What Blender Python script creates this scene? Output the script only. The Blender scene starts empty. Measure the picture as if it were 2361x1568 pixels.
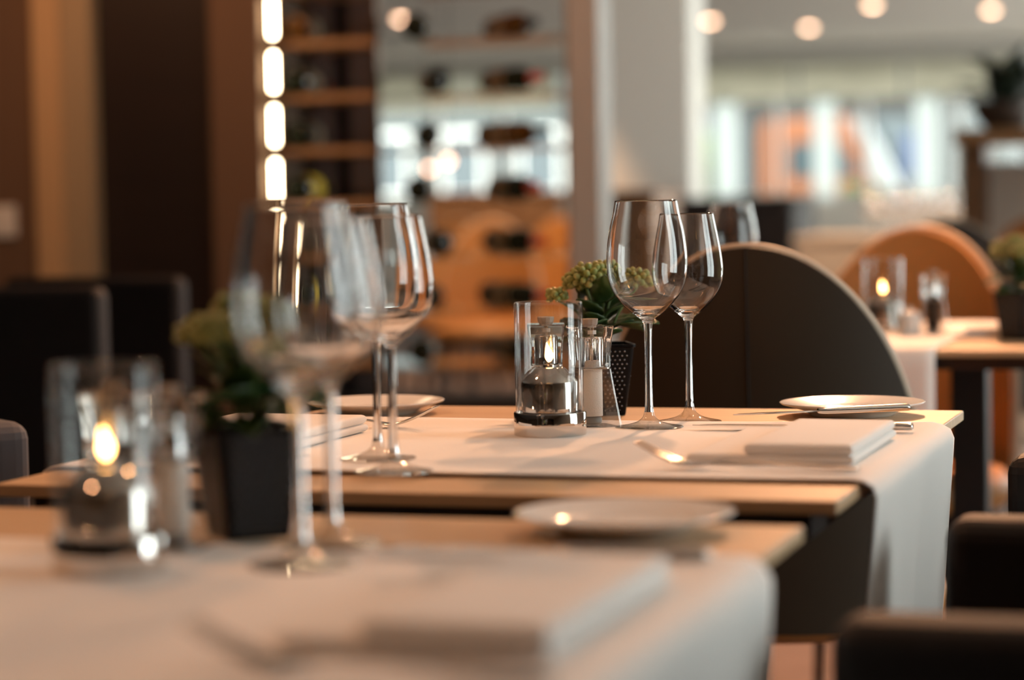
import bpy, bmesh, math, random
from mathutils import Vector, Matrix, Euler
random.seed(7)
S = bpy.context.scene
COL = S.collection
PI = math.pi

# ------------------------------------------------------------------ camera
FPX, CX, CY = 5500.0, 1180.5, 784.0            # focal length in pixels of the 2361x1568 frame
TILT, ROLL, YAW = math.atan((CY - 475) / FPX), 0.0176, math.radians(17.6)
CAM = Vector((0, 0, 0.975))
ROT = Matrix.Rotation(YAW, 3, 'Z') @ Matrix.Rotation(PI / 2 - TILT, 3, 'X') @ Matrix.Rotation(-ROLL, 3, 'Z')
cd = bpy.data.cameras.new('camera')
cam = bpy.data.objects.new('camera', cd); COL.objects.link(cam)
cam.matrix_world = Matrix.Translation(CAM) @ ROT.to_4x4()
cd.sensor_width = 23.6; cd.lens = 23.6 * FPX / 2361
cd.clip_start = 0.05; cd.clip_end = 300
cd.dof.use_dof = True; cd.dof.focus_distance = 2.43
cd.dof.aperture_fstop = 1.9
S.camera = cam

# ------------------------------------------------------------------ world, exposure
w = bpy.data.worlds.new('world'); S.world = w; w.use_nodes = True
bg = w.node_tree.nodes['Background']
bg.inputs['Color'].default_value = (0.93, 1.0, 0.99, 1); bg.inputs['Strength'].default_value = 8.5
vs = S.view_settings
vs.view_transform = 'Standard'; vs.look = 'None'; vs.gamma = 1; vs.use_curve_mapping = False
vs.exposure = 0.0
S.cycles.max_bounces = 14; S.cycles.transmission_bounces = 14; S.cycles.transparent_max_bounces = 24
S.cycles.glossy_bounces = 6; S.cycles.diffuse_bounces = 4
S.cycles.sample_clamp_indirect = 6.0
S.cycles.use_denoising = True
try: S.cycles.blur_glossy = 0.6
except Exception: pass

sun = bpy.data.lights.new('sun', 'SUN'); so = bpy.data.objects.new('sun', sun); COL.objects.link(so)
sun.energy = 2.2; sun.angle = math.radians(1.5); sun.color = (1, 0.95, 0.87)
so.rotation_euler = Vector((0.35, -0.75, -1.15)).to_track_quat('-Z', 'Y').to_euler()

# ------------------------------------------------------------------ pixel helpers (a pixel gives a direction; a plane gives the distance)
def ray(x, y): return ROT @ Vector(((x - CX) / FPX, (CY - y) / FPX, -1.0))
def on_z(x, y, z):
    d = ray(x, y); return CAM + d * ((z - CAM.z) / d.z)
def on_y(x, y, Y):
    d = ray(x, y); return CAM + d * (Y / d.y)
def at(x, y, depth): return CAM + ray(x, y) * depth

# ------------------------------------------------------------------ materials
M = {}
def mat(name, color, rough=0.5, metal=0.0, noise=None, bump=None, emit=None, spec=None, sheen=0.0, **kw):
    m = bpy.data.materials.new(name); m.use_nodes = True
    nt = m.node_tree; p = nt.nodes['Principled BSDF']
    p.inputs['Base Color'].default_value = (*color, 1)
    p.inputs['Roughness'].default_value = rough; p.inputs['Metallic'].default_value = metal
    if spec is not None: p.inputs['Specular IOR Level'].default_value = spec
    if sheen: p.inputs['Sheen Weight'].default_value = sheen
    tc = nt.nodes.new('ShaderNodeTexCoord')
    if noise:                                           # (scale vector, amount, second colour)
        sc, amt, c2 = noise
        mp = nt.nodes.new('ShaderNodeMapping'); mp.inputs['Scale'].default_value = sc
        n = nt.nodes.new('ShaderNodeTexNoise'); n.inputs['Scale'].default_value = 1; n.inputs['Detail'].default_value = 6
        mx = nt.nodes.new('ShaderNodeMix'); mx.data_type = 'RGBA'
        mx.inputs['A'].default_value = (*color, 1); mx.inputs['B'].default_value = (*c2, 1)
        mr = nt.nodes.new('ShaderNodeMapRange'); mr.inputs['From Min'].default_value = .35; mr.inputs['From Max'].default_value = .65
        mr.inputs['To Max'].default_value = amt
        nt.links.new(tc.outputs['Object'], mp.inputs['Vector']); nt.links.new(mp.outputs['Vector'], n.inputs['Vector'])
        nt.links.new(n.outputs['Fac'], mr.inputs['Value']); nt.links.new(mr.outputs['Result'], mx.inputs['Factor'])
        nt.links.new(mx.outputs['Result'], p.inputs['Base Color'])
    if bump:
        sc, st, dist = bump
        mp = nt.nodes.new('ShaderNodeMapping'); mp.inputs['Scale'].default_value = sc
        n = nt.nodes.new('ShaderNodeTexNoise'); n.inputs['Scale'].default_value = 1; n.inputs['Detail'].default_value = 4
        b = nt.nodes.new('ShaderNodeBump'); b.inputs['Strength'].default_value = st; b.inputs['Distance'].default_value = dist
        nt.links.new(tc.outputs['Object'], mp.inputs['Vector']); nt.links.new(mp.outputs['Vector'], n.inputs['Vector'])
        nt.links.new(n.outputs['Fac'], b.inputs['Height']); nt.links.new(b.outputs['Normal'], p.inputs['Normal'])
    if emit:
        p.inputs['Emission Color'].default_value = (*emit[0], 1); p.inputs['Emission Strength'].default_value = emit[1]
    M[name] = m
    return m

mat('oak', (.64, .435, .255), .42, noise=((3, 90, 60), .8, (.52, .34, .19)), bump=((4, 160, 80), .15, .0008))
mat('linen', (.86, .83, .80), .85, bump=((900, 900, 900), .12, .0004), sheen=.2)
mat('black_metal', (.012, .011, .011), .45)
mat('chrome', (.66, .63, .60), .05, 1.0)
mat('steel', (.72, .70, .67), .16, 1.0)
mat('porcelain', (.84, .82, .79), .16)
mat('salt', (.85, .82, .78), .9, bump=((700, 700, 700), .6, .001))
mat('pepper', (.03, .022, .018), .8, bump=((500, 500, 500), .8, .002))
mat('knob_plastic', (.50, .42, .36), .2)
mat('grinder_grey', (.24, .23, .22), .35)
mat('nylon', (.78, .76, .72), .4)
mat('black_pot', (.004, .004, .005), .3, spec=.12)
mat('glossy_dots', (.30, .30, .32), .16, .85)  # metallic grey stands in for highlights on the black pot's bumps
mat('soil', (.02, .014, .01), .9)
mat('leaf', (.022, .055, .016), .3, noise=((40, 40, 40), .7, (.045, .09, .025)), bump=((60, 60, 60), .2, .001))
mat('bud', (.20, .25, .055), .5, noise=((90, 90, 90), .9, (.36, .34, .12)))
mat('stem', (.13, .2, .06), .5)
mat('brown_leather', (.032, .021, .011), .5, bump=((220, 220, 220), .12, .0006))
mat('tan_leather', (.44, .195, .055), .5, bump=((220, 220, 220), .12, .0006))
mat('beige_piping', (.50, .40, .30), .45)  # piping; its pale tone also stands for daylight on the chair rim
mat('dark_leather', (.010, .007, .006), .6, spec=.3, bump=((200, 200, 200), .12, .0006))
mat('grey_fabric', (.10, .10, .115), .8, bump=((600, 600, 600), .2, .0006))
mat('dark_wood', (.011, .006, .005), .5, noise=((2, 2, 30), .6, (.018, .010, .007)))
mat('brown_wood', (.20, .105, .05), .45, noise=((3, 3, 26), .6, (.27, .15, .075)))
mat('shelf_wood', (.40, .22, .10), .4, noise=((4, 30, 4), .6, (.5, .3, .15)))
mat('wall_paint', (.62, .57, .50), .8)
mat('white_paint', (.88, .83, .76), .7)
mat('brown_wall', (.13, .075, .042), .75, bump=((60, 60, 60), .1, .002))
mat('tan_panel', (.50, .33, .17), .65)
mat('olive_panel', (.33, .25, .15), .7)
mat('purple_panel', (.30, .215, .19), .6)
mat('ceiling_paint', (.82, .75, .66), .85)
mat('carpet', (.17, .12, .10), .95, noise=((6, 6, 6), .5, (.23, .17, .15)), bump=((300, 300, 300), .4, .003))
mat('bronze', (.16, .10, .06), .35, .8)
mat('post_grey', (.50, .47, .43), .5)
mat('plastic_white', (.7, .68, .62), .5)
mat('asphalt', (.18, .18, .17), .9, noise=((2, 2, 2), .5, (.22, .22, .21)))
mat('facade', (.032, .030, .027), .9, noise=((1, 1, 1), .4, (.042, .04, .038)))
mat('facade_pale', (.09, .098, .095), .9)
mat('dark_glass', (.05, .065, .07), .08)
mat('orange_paint', (.20, .058, .014), .6)
mat('white_car', (.10, .105, .10), .4)
mat('pillar_glare', (.24, .245, .24), .4)  # pale colour stands for the reflection along the van's windscreen pillar
mat('blue_paint', (.03, .05, .12), .5)
mat('tyre', (.02, .02, .02), .8)
mat('hedge', (.06, .10, .025), .7, noise=((8, 8, 8), .8, (.10, .15, .04)))
mat('bottle_glass', (.012, .016, .008), .12)
mat('bottle_amber', (.10, .045, .008), .12)
mat('foil_red', (.75, .07, .035), .35)
mat('foil_gold', (.6, .42, .12), .3, .6)
mat('foil_dark', (.03, .03, .035), .3, .3)
mat('paper_cream', (.20, .15, .09), .8)
mat('paper_yellow', (.85, .62, .03), .7)
mat('led', (1, .9, .75), .5, emit=((1.0, .80, .52), 34))
mat('lamp_glow', (1, .8, .6), .5, emit=((1.0, .58, .36), 12))
mat('bulb_glow', (1, .8, .6), .5, emit=((1.0, .52, .32), 9))
mat('flame', (1, .6, .2), .5, emit=((1.0, .50, .16), 26))
mat('wick', (.1, .07, .05), .9)
mat('wax_oil', (.6, .5, .35), .3)
mat('terracotta', (.06, .04, .03), .6)
mat('dark_leaf', (.02, .03, .014), .5)
mat('tan_box', (.6, .5, .4), .7)

def glass_mat(name, tint=(1, 1, 1), ior=1.5):
    m = bpy.data.materials.new(name); m.use_nodes = True; nt = m.node_tree
    for n in list(nt.nodes):
        if n.type == 'BSDF_PRINCIPLED': nt.nodes.remove(n)
    g = nt.nodes.new('ShaderNodeBsdfGlass'); g.inputs['Roughness'].default_value = 0
    g.inputs['IOR'].default_value = ior; g.inputs['Color'].default_value = (*tint, 1)
    nt.links.new(g.outputs[0], nt.nodes['Material Output'].inputs['Surface']); M[name] = m
def thin_mat(name, tint=(1, 1, 1), ior=1.5, gain=1.0):
    """thin clear wall: passes light straight on, mirrors by Fresnel"""
    m = bpy.data.materials.new(name); m.use_nodes = True; nt = m.node_tree
    for n in list(nt.nodes):
        if n.type == 'BSDF_PRINCIPLED': nt.nodes.remove(n)
    t = nt.nodes.new('ShaderNodeBsdfTransparent'); t.inputs['Color'].default_value = (*tint, 1)
    g = nt.nodes.new('ShaderNodeBsdfGlossy'); g.inputs['Roughness'].default_value = 0.0
    g.inputs['Color'].default_value = (1, 1, 1, 1)
    # Schlick on |cos|, the same from either side of the wall
    geo = nt.nodes.new('ShaderNodeNewGeometry'); dot = nt.nodes.new('ShaderNodeVectorMath'); dot.operation = 'DOT_PRODUCT'
    nt.links.new(geo.outputs['Normal'], dot.inputs[0]); nt.links.new(geo.outputs['Incoming'], dot.inputs[1])
    ab = nt.nodes.new('ShaderNodeMath'); ab.operation = 'ABSOLUTE'; nt.links.new(dot.outputs['Value'], ab.inputs[0])
    su = nt.nodes.new('ShaderNodeMath'); su.operation = 'SUBTRACT'; su.inputs[0].default_value = 1; nt.links.new(ab.outputs[0], su.inputs[1])
    pw = nt.nodes.new('ShaderNodeMath'); pw.operation = 'POWER'; pw.inputs[1].default_value = 5; nt.links.new(su.outputs[0], pw.inputs[0])
    f0 = ((ior - 1) / (ior + 1)) ** 2 * gain
    ma = nt.nodes.new('ShaderNodeMath'); ma.operation = 'MULTIPLY_ADD'; ma.inputs[1].default_value = 1 - f0; ma.inputs[2].default_value = f0
    nt.links.new(pw.outputs[0], ma.inputs[0])
    mx = nt.nodes.new('ShaderNodeMixShader')
    nt.links.new(ma.outputs[0], mx.inputs[0]); nt.links.new(t.outputs[0], mx.inputs[1]); nt.links.new(g.outputs[0], mx.inputs[2])
    nt.links.new(mx.outputs[0], nt.nodes['Material Output'].inputs['Surface']); M[name] = m
def translucent_mat(name, c):
    m = bpy.data.materials.new(name); m.use_nodes = True; nt = m.node_tree
    for n in list(nt.nodes):
        if n.type == 'BSDF_PRINCIPLED': nt.nodes.remove(n)
    t = nt.nodes.new('ShaderNodeBsdfTranslucent'); t.inputs['Color'].default_value = (*c, 1)
    d = nt.nodes.new('ShaderNodeBsdfDiffuse'); d.inputs['Color'].default_value = (*c, 1)
    mx = nt.nodes.new('ShaderNodeMixShader'); mx.inputs[0].default_value = .3
    nt.links.new(t.outputs[0], mx.inputs[1]); nt.links.new(d.outputs[0], mx.inputs[2])
    nt.links.new(mx.outputs[0], nt.nodes['Material Output'].inputs['Surface']); M[name] = m
glass_mat('glass', (1, 1, 1), 1.48)
thin_mat('thin_glass', (.985, .985, .985), 1.5, 1.0)
thin_mat('foot_glass', (.88, .86, .83), 1.5, 2.6)
thin_mat('crystal', (.95, .95, .95), 1.5, 7.0)
thin_mat('acrylic', (.93, .925, .915), 1.5, 2.4)
thin_mat('pane', (.97, .98, .975), 1.5, 1.0)
thin_mat('shelf_glass', (.93, .95, .94), 1.5, 1.4)
translucent_mat('sheer', (.42, .44, .42))
translucent_mat('blind', (.58, .55, .47))

# ------------------------------------------------------------------ mesh helpers
def new(name, bm, m, parent=None, smooth=False, loc=None, rz=None, bevel=0.0, seg=2):
    me = bpy.data.meshes.new(name)
    bmesh.ops.recalc_face_normals(bm, faces=bm.faces[:])
    bm.to_mesh(me); bm.free()
    ms = m if isinstance(m, (list, tuple)) else [m]
    for k in ms: me.materials.append(M[k])
    o = bpy.data.objects.new(name, me); COL.objects.link(o)
    if parent: o.parent = parent
    if loc is not None: o.location = loc
    if rz is not None: o.rotation_euler[2] = rz
    if smooth:
        for p in me.polygons: p.use_smooth = True
    if bevel:
        b = o.modifiers.new('bevel', 'BEVEL'); b.width = bevel; b.segments = seg; b.limit_method = 'ANGLE'; b.angle_limit = math.radians(40)
        b.harden_normals = False
    return o
def thing(name, label, cat, loc=(0, 0, 0), rz=0, group=None):
    o = bpy.data.objects.new(name, None); COL.objects.link(o); o.empty_display_size = .05
    o.location = loc; o.rotation_euler = (0, 0, rz); o['label'] = label; o['category'] = cat
    if group: o['group'] = group
    return o
def tag(o, label, cat, group=None):
    o['label'] = label; o['category'] = cat
    if group: o['group'] = group
    return o
def struct(o, label=None):
    o['kind'] = 'structure'
    if label: o['label'] = label
    return o
def copy_tree(o, parent=None):
    c = o.copy(); COL.objects.link(c)
    if parent: c.parent = parent
    for ch in list(o.children): copy_tree(ch, c)
    return c
def dup(o, loc, rz=None, label=None):
    c = copy_tree(o); c.location = loc
    if rz is not None: c.rotation_euler = (0, 0, rz)
    if label: c['label'] = label
    return c
def B(): return bmesh.new()
def box(bm, x0, x1, y0, y1, z0, z1):
    vs_ = [bm.verts.new((x, y, z)) for z in (z0, z1) for y in (y0, y1) for x in (x0, x1)]
    for f in ((0, 2, 3, 1), (4, 5, 7, 6), (0, 1, 5, 4), (2, 6, 7, 3), (0, 4, 6, 2), (1, 3, 7, 5)):
        bm.faces.new([vs_[i] for i in f])
    return bm
def lathe(bm, prof, n=48, mi=None, cap=False):
    """prof: list of (r, z). An r of 0 closes on the axis."""
    rings = []
    for r, z in prof:
        if r < 1e-7: rings.append([bm.verts.new((0, 0, z))])
        else: rings.append([bm.verts.new((r * math.cos(2 * PI * i / n), r * math.sin(2 * PI * i / n), z)) for i in range(n)])
    for k in range(len(rings) - 1):
        a, b = rings[k], rings[k + 1]
        for i in range(n):
            j = (i + 1) % n
            if len(a) == 1 and len(b) == 1: continue
            if len(a) == 1: f = bm.faces.new((a[0], b[i], b[j]))
            elif len(b) == 1: f = bm.faces.new((a[i], a[j], b[0]))
            else: f = bm.faces.new((a[i], a[j], b[j], b[i]))
            if mi is not None: f.material_index = mi(k) if callable(mi) else mi
    if cap:
        for r in (rings[0], rings[-1]):
            if len(r) > 2: bm.faces.new(r)
    return bm
def spline(pts, n=8):
    """Catmull-Rom through tuples"""
    out = []
    P = [pts[0]] + list(pts) + [pts[-1]]
    for i in range(1, len(P) - 2):
        for k in range(n):
            t = k / n
            out.append(tuple(.5 * (2 * b + (c - a) * t + (2 * a - 5 * b + 4 * c - d) * t * t + (3 * b - a - 3 * c + d) * t ** 3)
                             for a, b, c, d in zip(P[i - 1], P[i], P[i + 1], P[i + 2])))
    out.append(tuple(pts[-1])); return out
def tube(bm, pts, rad, n=8, flat=1.0, closed=False):
    """swept circle (or ellipse) along points; rad is a number or a list"""
    pts = [Vector(p) for p in pts]; rings = []
    for i, p in enumerate(pts):
        a = pts[i - 1] if (i > 0 or closed) else p; b = pts[(i + 1) % len(pts)] if (i < len(pts) - 1 or closed) else p
        t = (b - a).normalized() if (b - a).length > 1e-9 else Vector((0, 0, 1))
        up = Vector((0, 0, 1)) if abs(t.z) < .95 else Vector((1, 0, 0))
        s = t.cross(up).normalized(); u = s.cross(t)
        r = rad[i] if isinstance(rad, (list, tuple)) else rad
        rings.append([bm.verts.new(p + s * (r * math.cos(2 * PI * k / n)) + u * (r * flat * math.sin(2 * PI * k / n))) for k in range(n)])
    m_ = len(rings)
    for i in range(m_ if closed else m_ - 1):
        a, b = rings[i], rings[(i + 1) % m_]
        for k in range(n): bm.faces.new((a[k], a[(k + 1) % n], b[(k + 1) % n], b[k]))
    if not closed:
        bm.faces.new(rings[0]); bm.faces.new(rings[-1])
    return bm
def grid(bm, f, nu, nv):
    V = [[bm.verts.new(f(i / nu, j / nv)) for j in range(nv + 1)] for i in range(nu + 1)]
    for i in range(nu):
        for j in range(nv): bm.faces.new((V[i][j], V[i + 1][j], V[i + 1][j + 1], V[i][j + 1]))
    return V
def prism(bm, poly, y0, y1):
    """polygon in x,z pushed from y0 to y1"""
    a = [bm.verts.new((x, y0, z)) for x, z in poly]; b = [bm.verts.new((x, y1, z)) for x, z in poly]
    bm.faces.new(a); bm.faces.new(b)
    for i in range(len(poly)):
        j = (i + 1) % len(poly); bm.faces.new((a[i], a[j], b[j], b[i]))
    return bm
def solidify(o, t, off=0):
    m_ = o.modifiers.new('thick', 'SOLIDIFY'); m_.thickness = t; m_.offset = off

# ================================================================== THE ROOM
CEIL = 2.40; XR = 2.1; XL = -9.5; YB = -3.0; YW = 21.9
struct(new('floor', box(B(), XL, XR, YB, YW, -.05, 0), 'carpet'))
struct(new('ceiling', box(B(), XL, XR, YB, YW, CEIL, CEIL + .05), 'ceiling_paint'))
struct(new('wall_rear', box(B(), XL, XR + .2, YB - .2, YB, -.05, CEIL + .05), 'brown_wall'))
struct(new('wall_left', box(B(), XL - .2, XL, YB - .2, YW + .2, -.05, CEIL + .05), 'brown_wall'))

def window(name, axis, a0, a1, z0, z1, pos, n, frame_mat='white_paint', fw=.06, d=.08):
    """window opening along axis ('x' or 'y') from a0 to a1 at pos, n lights, with panes"""
    root = bpy.data.objects.new(name, None); COL.objects.link(root); root['kind'] = 'structure'
    def bx(p0, p1, q0, q1, dd0, dd1):
        bm = B()
        return box(bm, p0, p1, dd0, dd1, q0, q1) if axis == 'x' else box(bm, dd0, dd1, p0, p1, q0, q1)
    bm = B()
    fr = bmesh.new()
    for p0, p1, q0, q1 in ((a0, a1, z0, z0 + fw), (a0, a1, z1 - fw, z1), (a0, a0 + fw, z0 + fw, z1 - fw), (a1 - fw, a1, z0 + fw, z1 - fw)):
        box(fr, p0, p1, pos - d / 2, pos + d / 2, q0, q1) if axis == 'x' else box(fr, pos - d / 2, pos + d / 2, p0, p1, q0, q1)
    bm.free(); new('window_frame', fr, frame_mat, root)
    st = (a1 - a0) / n
    for i in range(1, n): new('mullion', bx(a0 + i * st - fw / 2, a0 + i * st + fw / 2, z0 + fw, z1 - fw, pos - d / 2, pos + d / 2), frame_mat, root)
    for i in range(n): new('window_pane', bx(a0 + i * st + fw / 2, a0 + (i + 1) * st - fw / 2, z0 + fw, z1 - fw, pos - .004, pos + .004), 'pane', root)
    return root
def portal(loc, rot, sx, sy):
    l = bpy.data.lights.new('daylight_portal', 'AREA'); l.shape = 'RECTANGLE'; l.size = sx; l.size_y = sy
    l.cycles.is_portal = True
    o = bpy.data.objects.new('daylight_portal', l); COL.objects.link(o); o.location = loc; o.rotation_euler = rot

# right wall, unseen: tall windows, the far ones enlarged to brighten the back
rw = bmesh.new(); segs = [(1.95, 3.35, .35, 2.25), (7.9, 11.4, .1, 2.36), (12.0, 15.4, .1, 2.36), (16.0, 20.8, .1, 2.36)]
prev = YB
for a, b, z0, z1 in segs:
    box(rw, XR, XR + .2, prev, a, -.05, CEIL + .05); box(rw, XR, XR + .2, a, b, -.05, z0); box(rw, XR, XR + .2, a, b, z1, CEIL + .05); prev = b
box(rw, XR, XR + .2, prev, YW, -.05, CEIL + .05)
struct(new('wall_right', rw, 'wall_paint'))
for i, (a, b, z0, z1) in enumerate(segs):
    window('window_%d' % (i + 2), 'y', a, b, z0, z1, XR + .1, 2)
    portal((XR + .02, (a + b) / 2, (z0 + z1) / 2), (0, PI / 2, 0), z1 - z0, b - a)   # faces -x

# far wall with the street windows
def wx(px, Y=YW): return on_y(px, 400, Y).x
WX = [(wx(850), wx(1310)), (wx(1585), wx(2420))]
fwb = bmesh.new(); prev = XL; SILL, HEAD = 1.0, 2.26
for a, b in WX + [(XR, XR)]:
    if a > prev: box(fwb, prev, a, YW, YW + .2, -.05, CEIL + .05)
    if b > a: box(fwb, a, b, YW, YW + .2, -.05, SILL); box(fwb, a, b, YW, YW + .2, HEAD, CEIL + .05)
    prev = b
struct(new('wall_back', fwb, 'wall_paint'))
window('window_1', 'x', WX[1][0], WX[1][1], SILL, HEAD, YW + .1, 4, 'post_grey', .05)
window('window_8', 'x', WX[0][0], WX[0][1], SILL, HEAD, YW + .1, 3, 'post_grey', .05)
for a, b in WX: portal(((a + b) / 2, YW - .02, (SILL + HEAD) / 2), (-PI / 2, 0, 0), b - a, HEAD - SILL)
struct(new('trim_1', box(B(), WX[1][0] - .1, WX[1][1] + .1, YW - .16, YW, HEAD + .01, HEAD + .09), 'post_grey'), 'grey rail above the street windows')

struct(new('trim_5', box(B(), WX[0][0] - .1, WX[0][1] + .1, YW - .16, YW, HEAD + .01, HEAD + .09), 'post_grey'), 'grey rail above the windows behind the wine cabinet')
# roller blinds pulled to the window heads, white drop panels in front of the glass
for i, (p0, p1) in enumerate(((1612, 1838), (1846, 2085), (2093, 2340), (880, 1080), (1088, 1296))):
    o = new('roller_blind', box(B(), wx(p0), wx(p1), YW - .10, YW - .09, 1.90, HEAD + .005), 'blind')
    tag(o, ['beige roller blind over the street window nearest the white pier', 'middle beige roller blind above the orange van', 'beige roller blind over the rightmost street window', 'left roller blind seen through the wine cabinet', 'right roller blind seen through the wine cabinet'][i], 'blind', 'roller blinds of the street windows')
for i, (px, wd) in enumerate(((1678, 56), (1905, 50), (2140, 54))):
    a, b = wx(px - wd / 2), wx(px + wd / 2)
    t = thing('panel_curtain', ['white sheer panel curtain left of the orange van', 'white sheer panel curtain hanging in front of the orange van', 'white sheer panel curtain right of the orange van'][i], 'curtain', ((a + b) / 2, YW - .07, SILL - .02), 0, 'sheer panel curtains')
    hw = (b - a) / 2; bm = B()
    grid(bm, lambda u, v: (-hw + 2 * hw * u, .008 * math.sin(u * 9 * PI), .02 + (1.97 - SILL) * v), 36, 1)
    new('fabric', bm, 'sheer', t, True)
    new('bottom_bar', box(B(), -hw, hw, -.006, .006, 0, .02), 'white_paint', t)

# pale pier between cabinet and windows, and the partition on the left
PY = 13.0
a, b = on_y(1400, 300, PY).x, on_y(1592, 300, PY).x
struct(new('wall_pier', box(B(), a, b, PY, PY + .35, 0, CEIL), 'white_paint'), 'pale plastered pier beside the street windows')
LY = 6.45
def lx(px, py=300, Y=LY): return on_y(px, py, Y).x
struct(new('wall_partition', box(B(), XL, lx(86), LY, LY + .15, 0, CEIL), 'brown_wall'), 'brown wall at the far left')
struct(new('trim_2', box(B(), lx(86), lx(146), LY - .02, LY + .15, 0, CEIL), 'tan_panel'), 'tan upright panel on the left wall')
struct(new('trim_3', box(B(), lx(146), lx(212), LY, LY + .15, 0, CEIL), 'olive_panel'), 'olive upright panel on the left wall')
struct(new('wall_dark_panel', box(B(), lx(212), lx(488), LY + .05, LY + .2, 0, CEIL), 'dark_wood'), 'dark stained wood wall panel')
struct(new('trim_4', box(B(), lx(488), lx(604), LY, LY + .2, 0, CEIL), 'brown_wall'), 'brown pilaster left of the lit strip')
sw = thing('light_switch', 'small pale light switch on the brown left wall', 'switch', on_y(8, 510, LY - .006), 0)
new('plate', box(B(), -.042, .042, -.006, .006, -.048, .048), 'plastic_white', sw, bevel=.003)
new('rocker', box(B(), -.018, .018, -.010, -.006, -.03, .03), 'plastic_white', sw, bevel=.002)

# ================================================================== LAMPS
def downlight(loc, label, power=0, spot=110, visible=True, blend=.6, color=(1, .48, .235), target=None, rad=.05):
    t = thing('ceiling_downlight', label, 'downlight', loc, 0, 'ceiling downlights')
    new('trim_ring', lathe(B(), [(.052, 0), (.075, 0), (.078, -.004), (.052, -.010), (.052, 0)], 24), 'chrome', t, True)
    new('lamp_lens', lathe(B(), [(0, -.030), (.02, -.028), (.036, -.021), (.046, -.011), (.05, -.001), (0, -.001)], 24), 'lamp_glow', t, True)
    if power:
        l = bpy.data.lights.new('downlight_beam', 'SPOT'); l.energy = power; l.color = color; l.spot_size = math.radians(spot); l.spot_blend = blend
        l.shadow_soft_size = rad
        o = bpy.data.objects.new('downlight_beam', l); COL.objects.link(o); o.location = Vector(loc) - Vector((0, 0, .09))
        if target is not None: o.rotation_euler = (Vector(target) - o.location).to_track_quat('-Z', 'Y').to_euler()
for px, py, lab in ((925, 40, 'glowing round ceiling downlight seen through the wine cabinet, left one'), (1180, 57, 'glowing round ceiling downlight seen through the wine cabinet, right one'),
                    (1638, 45, 'glowing round ceiling downlight above the left street window'), (1865, 60, 'glowing round ceiling downlight straight above the orange van'),
                    (2011, 8, 'glowing round ceiling downlight cut by the top of the picture'), (2285, 20, 'glowing round ceiling downlight in the top right corner'),
                    (1597, 96, 'faint round ceiling downlight beside the white pier')):
    downlight(on_z(px, py, CEIL), lab)
for loc, tgt, pw, lab in (((-1.75, 2.0, CEIL), (-.72, 1.92, .75), 46, 'warm ceiling downlight left of the sharp table'),
                          ((-1.3, .6, CEIL), (-.7, 1.4, .75), 15, 'warm ceiling downlight above the nearest table'),
                          ((-.35, 3.3, CEIL), (-.55, 2.4, .75), 34, 'warm ceiling downlight behind the sharp table'),
                          ((-.7, 5.2, CEIL), (-.85, 4.4, .7), 380, 'warm ceiling downlight above the tan shell chair'),
                          ((-2.6, 5.2, CEIL), (-2.6, 6.5, .9), 38, 'warm ceiling downlight in front of the wine cabinet'),
                          ((-3.1, 9.6, CEIL), (-3.2, 10.2, .6), 200, 'added warm downlight above the chairs beyond the wine cabinet'),  # this and the next are added to warm the view through the cabinet
                          ((-4.2, 12.2, CEIL), (-4.3, 13.0, .8), 170, 'added warm downlight above the warm brown counter'),
                          ((-1.55, 8.7, CEIL), (-1.45, 9.5, .9), 130, 'added warm downlight above the left half of the glass buffet'),  # this and the next are added to put glints on the buffet glasses
                          ((-.75, 9.9, CEIL), (-.95, 9.6, .9), 130, 'added warm downlight above the right half of the glass buffet'),
                          ((-3.55, 5.6, CEIL), (-3.6, 6.5, 1.3), 22, 'warm ceiling downlight grazing the tan wall panel')):
    downlight(loc, lab, pw, 75 if loc[1] > 8 else 95, target=tgt, color=(1, .60, .34) if loc[1] > 8 else (1, .48, .235))
def pendant(p, label):
    t = thing('pendant_lamp', label, 'lamp', p, 0, 'globe pendants beyond the cabinet')
    new('globe', lathe(B(), [(.02 * math.sin(PI * k / 12), -.02 * math.cos(PI * k / 12)) for k in range(13)], 20), 'bulb_glow', t, True)
    new('socket', lathe(B(), [(0, .018), (.012, .018), (.012, .09), (0, .09)], 16), 'black_metal', t)
    new('cord', tube(B(), [(0, 0, .09), (0, 0, CEIL - p.z)], .004, 6), 'black_metal', t)
pendant(at(1034, 371, 14.5), 'small glowing globe pendant behind the wine cabinet, the brighter right one')
pendant(at(990, 389, 15.2), 'small glowing globe pendant behind the wine cabinet, left and lower')

# ================================================================== TABLES
TZ = .745; TH = .011
def table(x0, x1, y0, y1, label, apron=.025):
    cx, cy = (x0 + x1) / 2, (y0 + y1) / 2; hx, hy = (x1 - x0) / 2, (y1 - y0) / 2
    t = thing('restaurant_table', label, 'table', (cx, cy, 0), 0, 'square oak topped restaurant tables')
    new('table_top', box(B(), -hx, hx, -hy, hy, TZ - TH, TZ), 'oak', t, bevel=.0015)
    f = bmesh.new(); z0, z1 = TZ - TH - .022, TZ - TH; i = apron
    box(f, -hx + i, hx - i, -hy + i, -hy + i + .03, z0, z1); box(f, -hx + i, hx - i, hy - i - .03, hy - i, z0, z1)
    box(f, -hx + i, -hx + i + .03, -hy + i + .03, hy - i - .03, z0, z1); box(f, hx - i - .03, hx - i, -hy + i + .03, hy - i - .03, z0, z1)
    box(f, -.03, .03, -hy + i + .03, hy - i - .03, z0, z1)
    new('underframe', f, 'black_metal', t)
    new('column', box(B(), -.03, .03, -.03, .03, .012, z0), 'black_metal', t, bevel=.003)
    new('base_plate', box(B(), -.22, .22, -.22, .22, 0, .012), 'black_metal', t, bevel=.003)
    return t
T2 = (-1.040, -.314, 1.804, 2.605); T1 = (-1.02, -.313, .862, 1.662)
table(*T2, 'oak topped table in sharp focus with wine glasses and candle')
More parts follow.
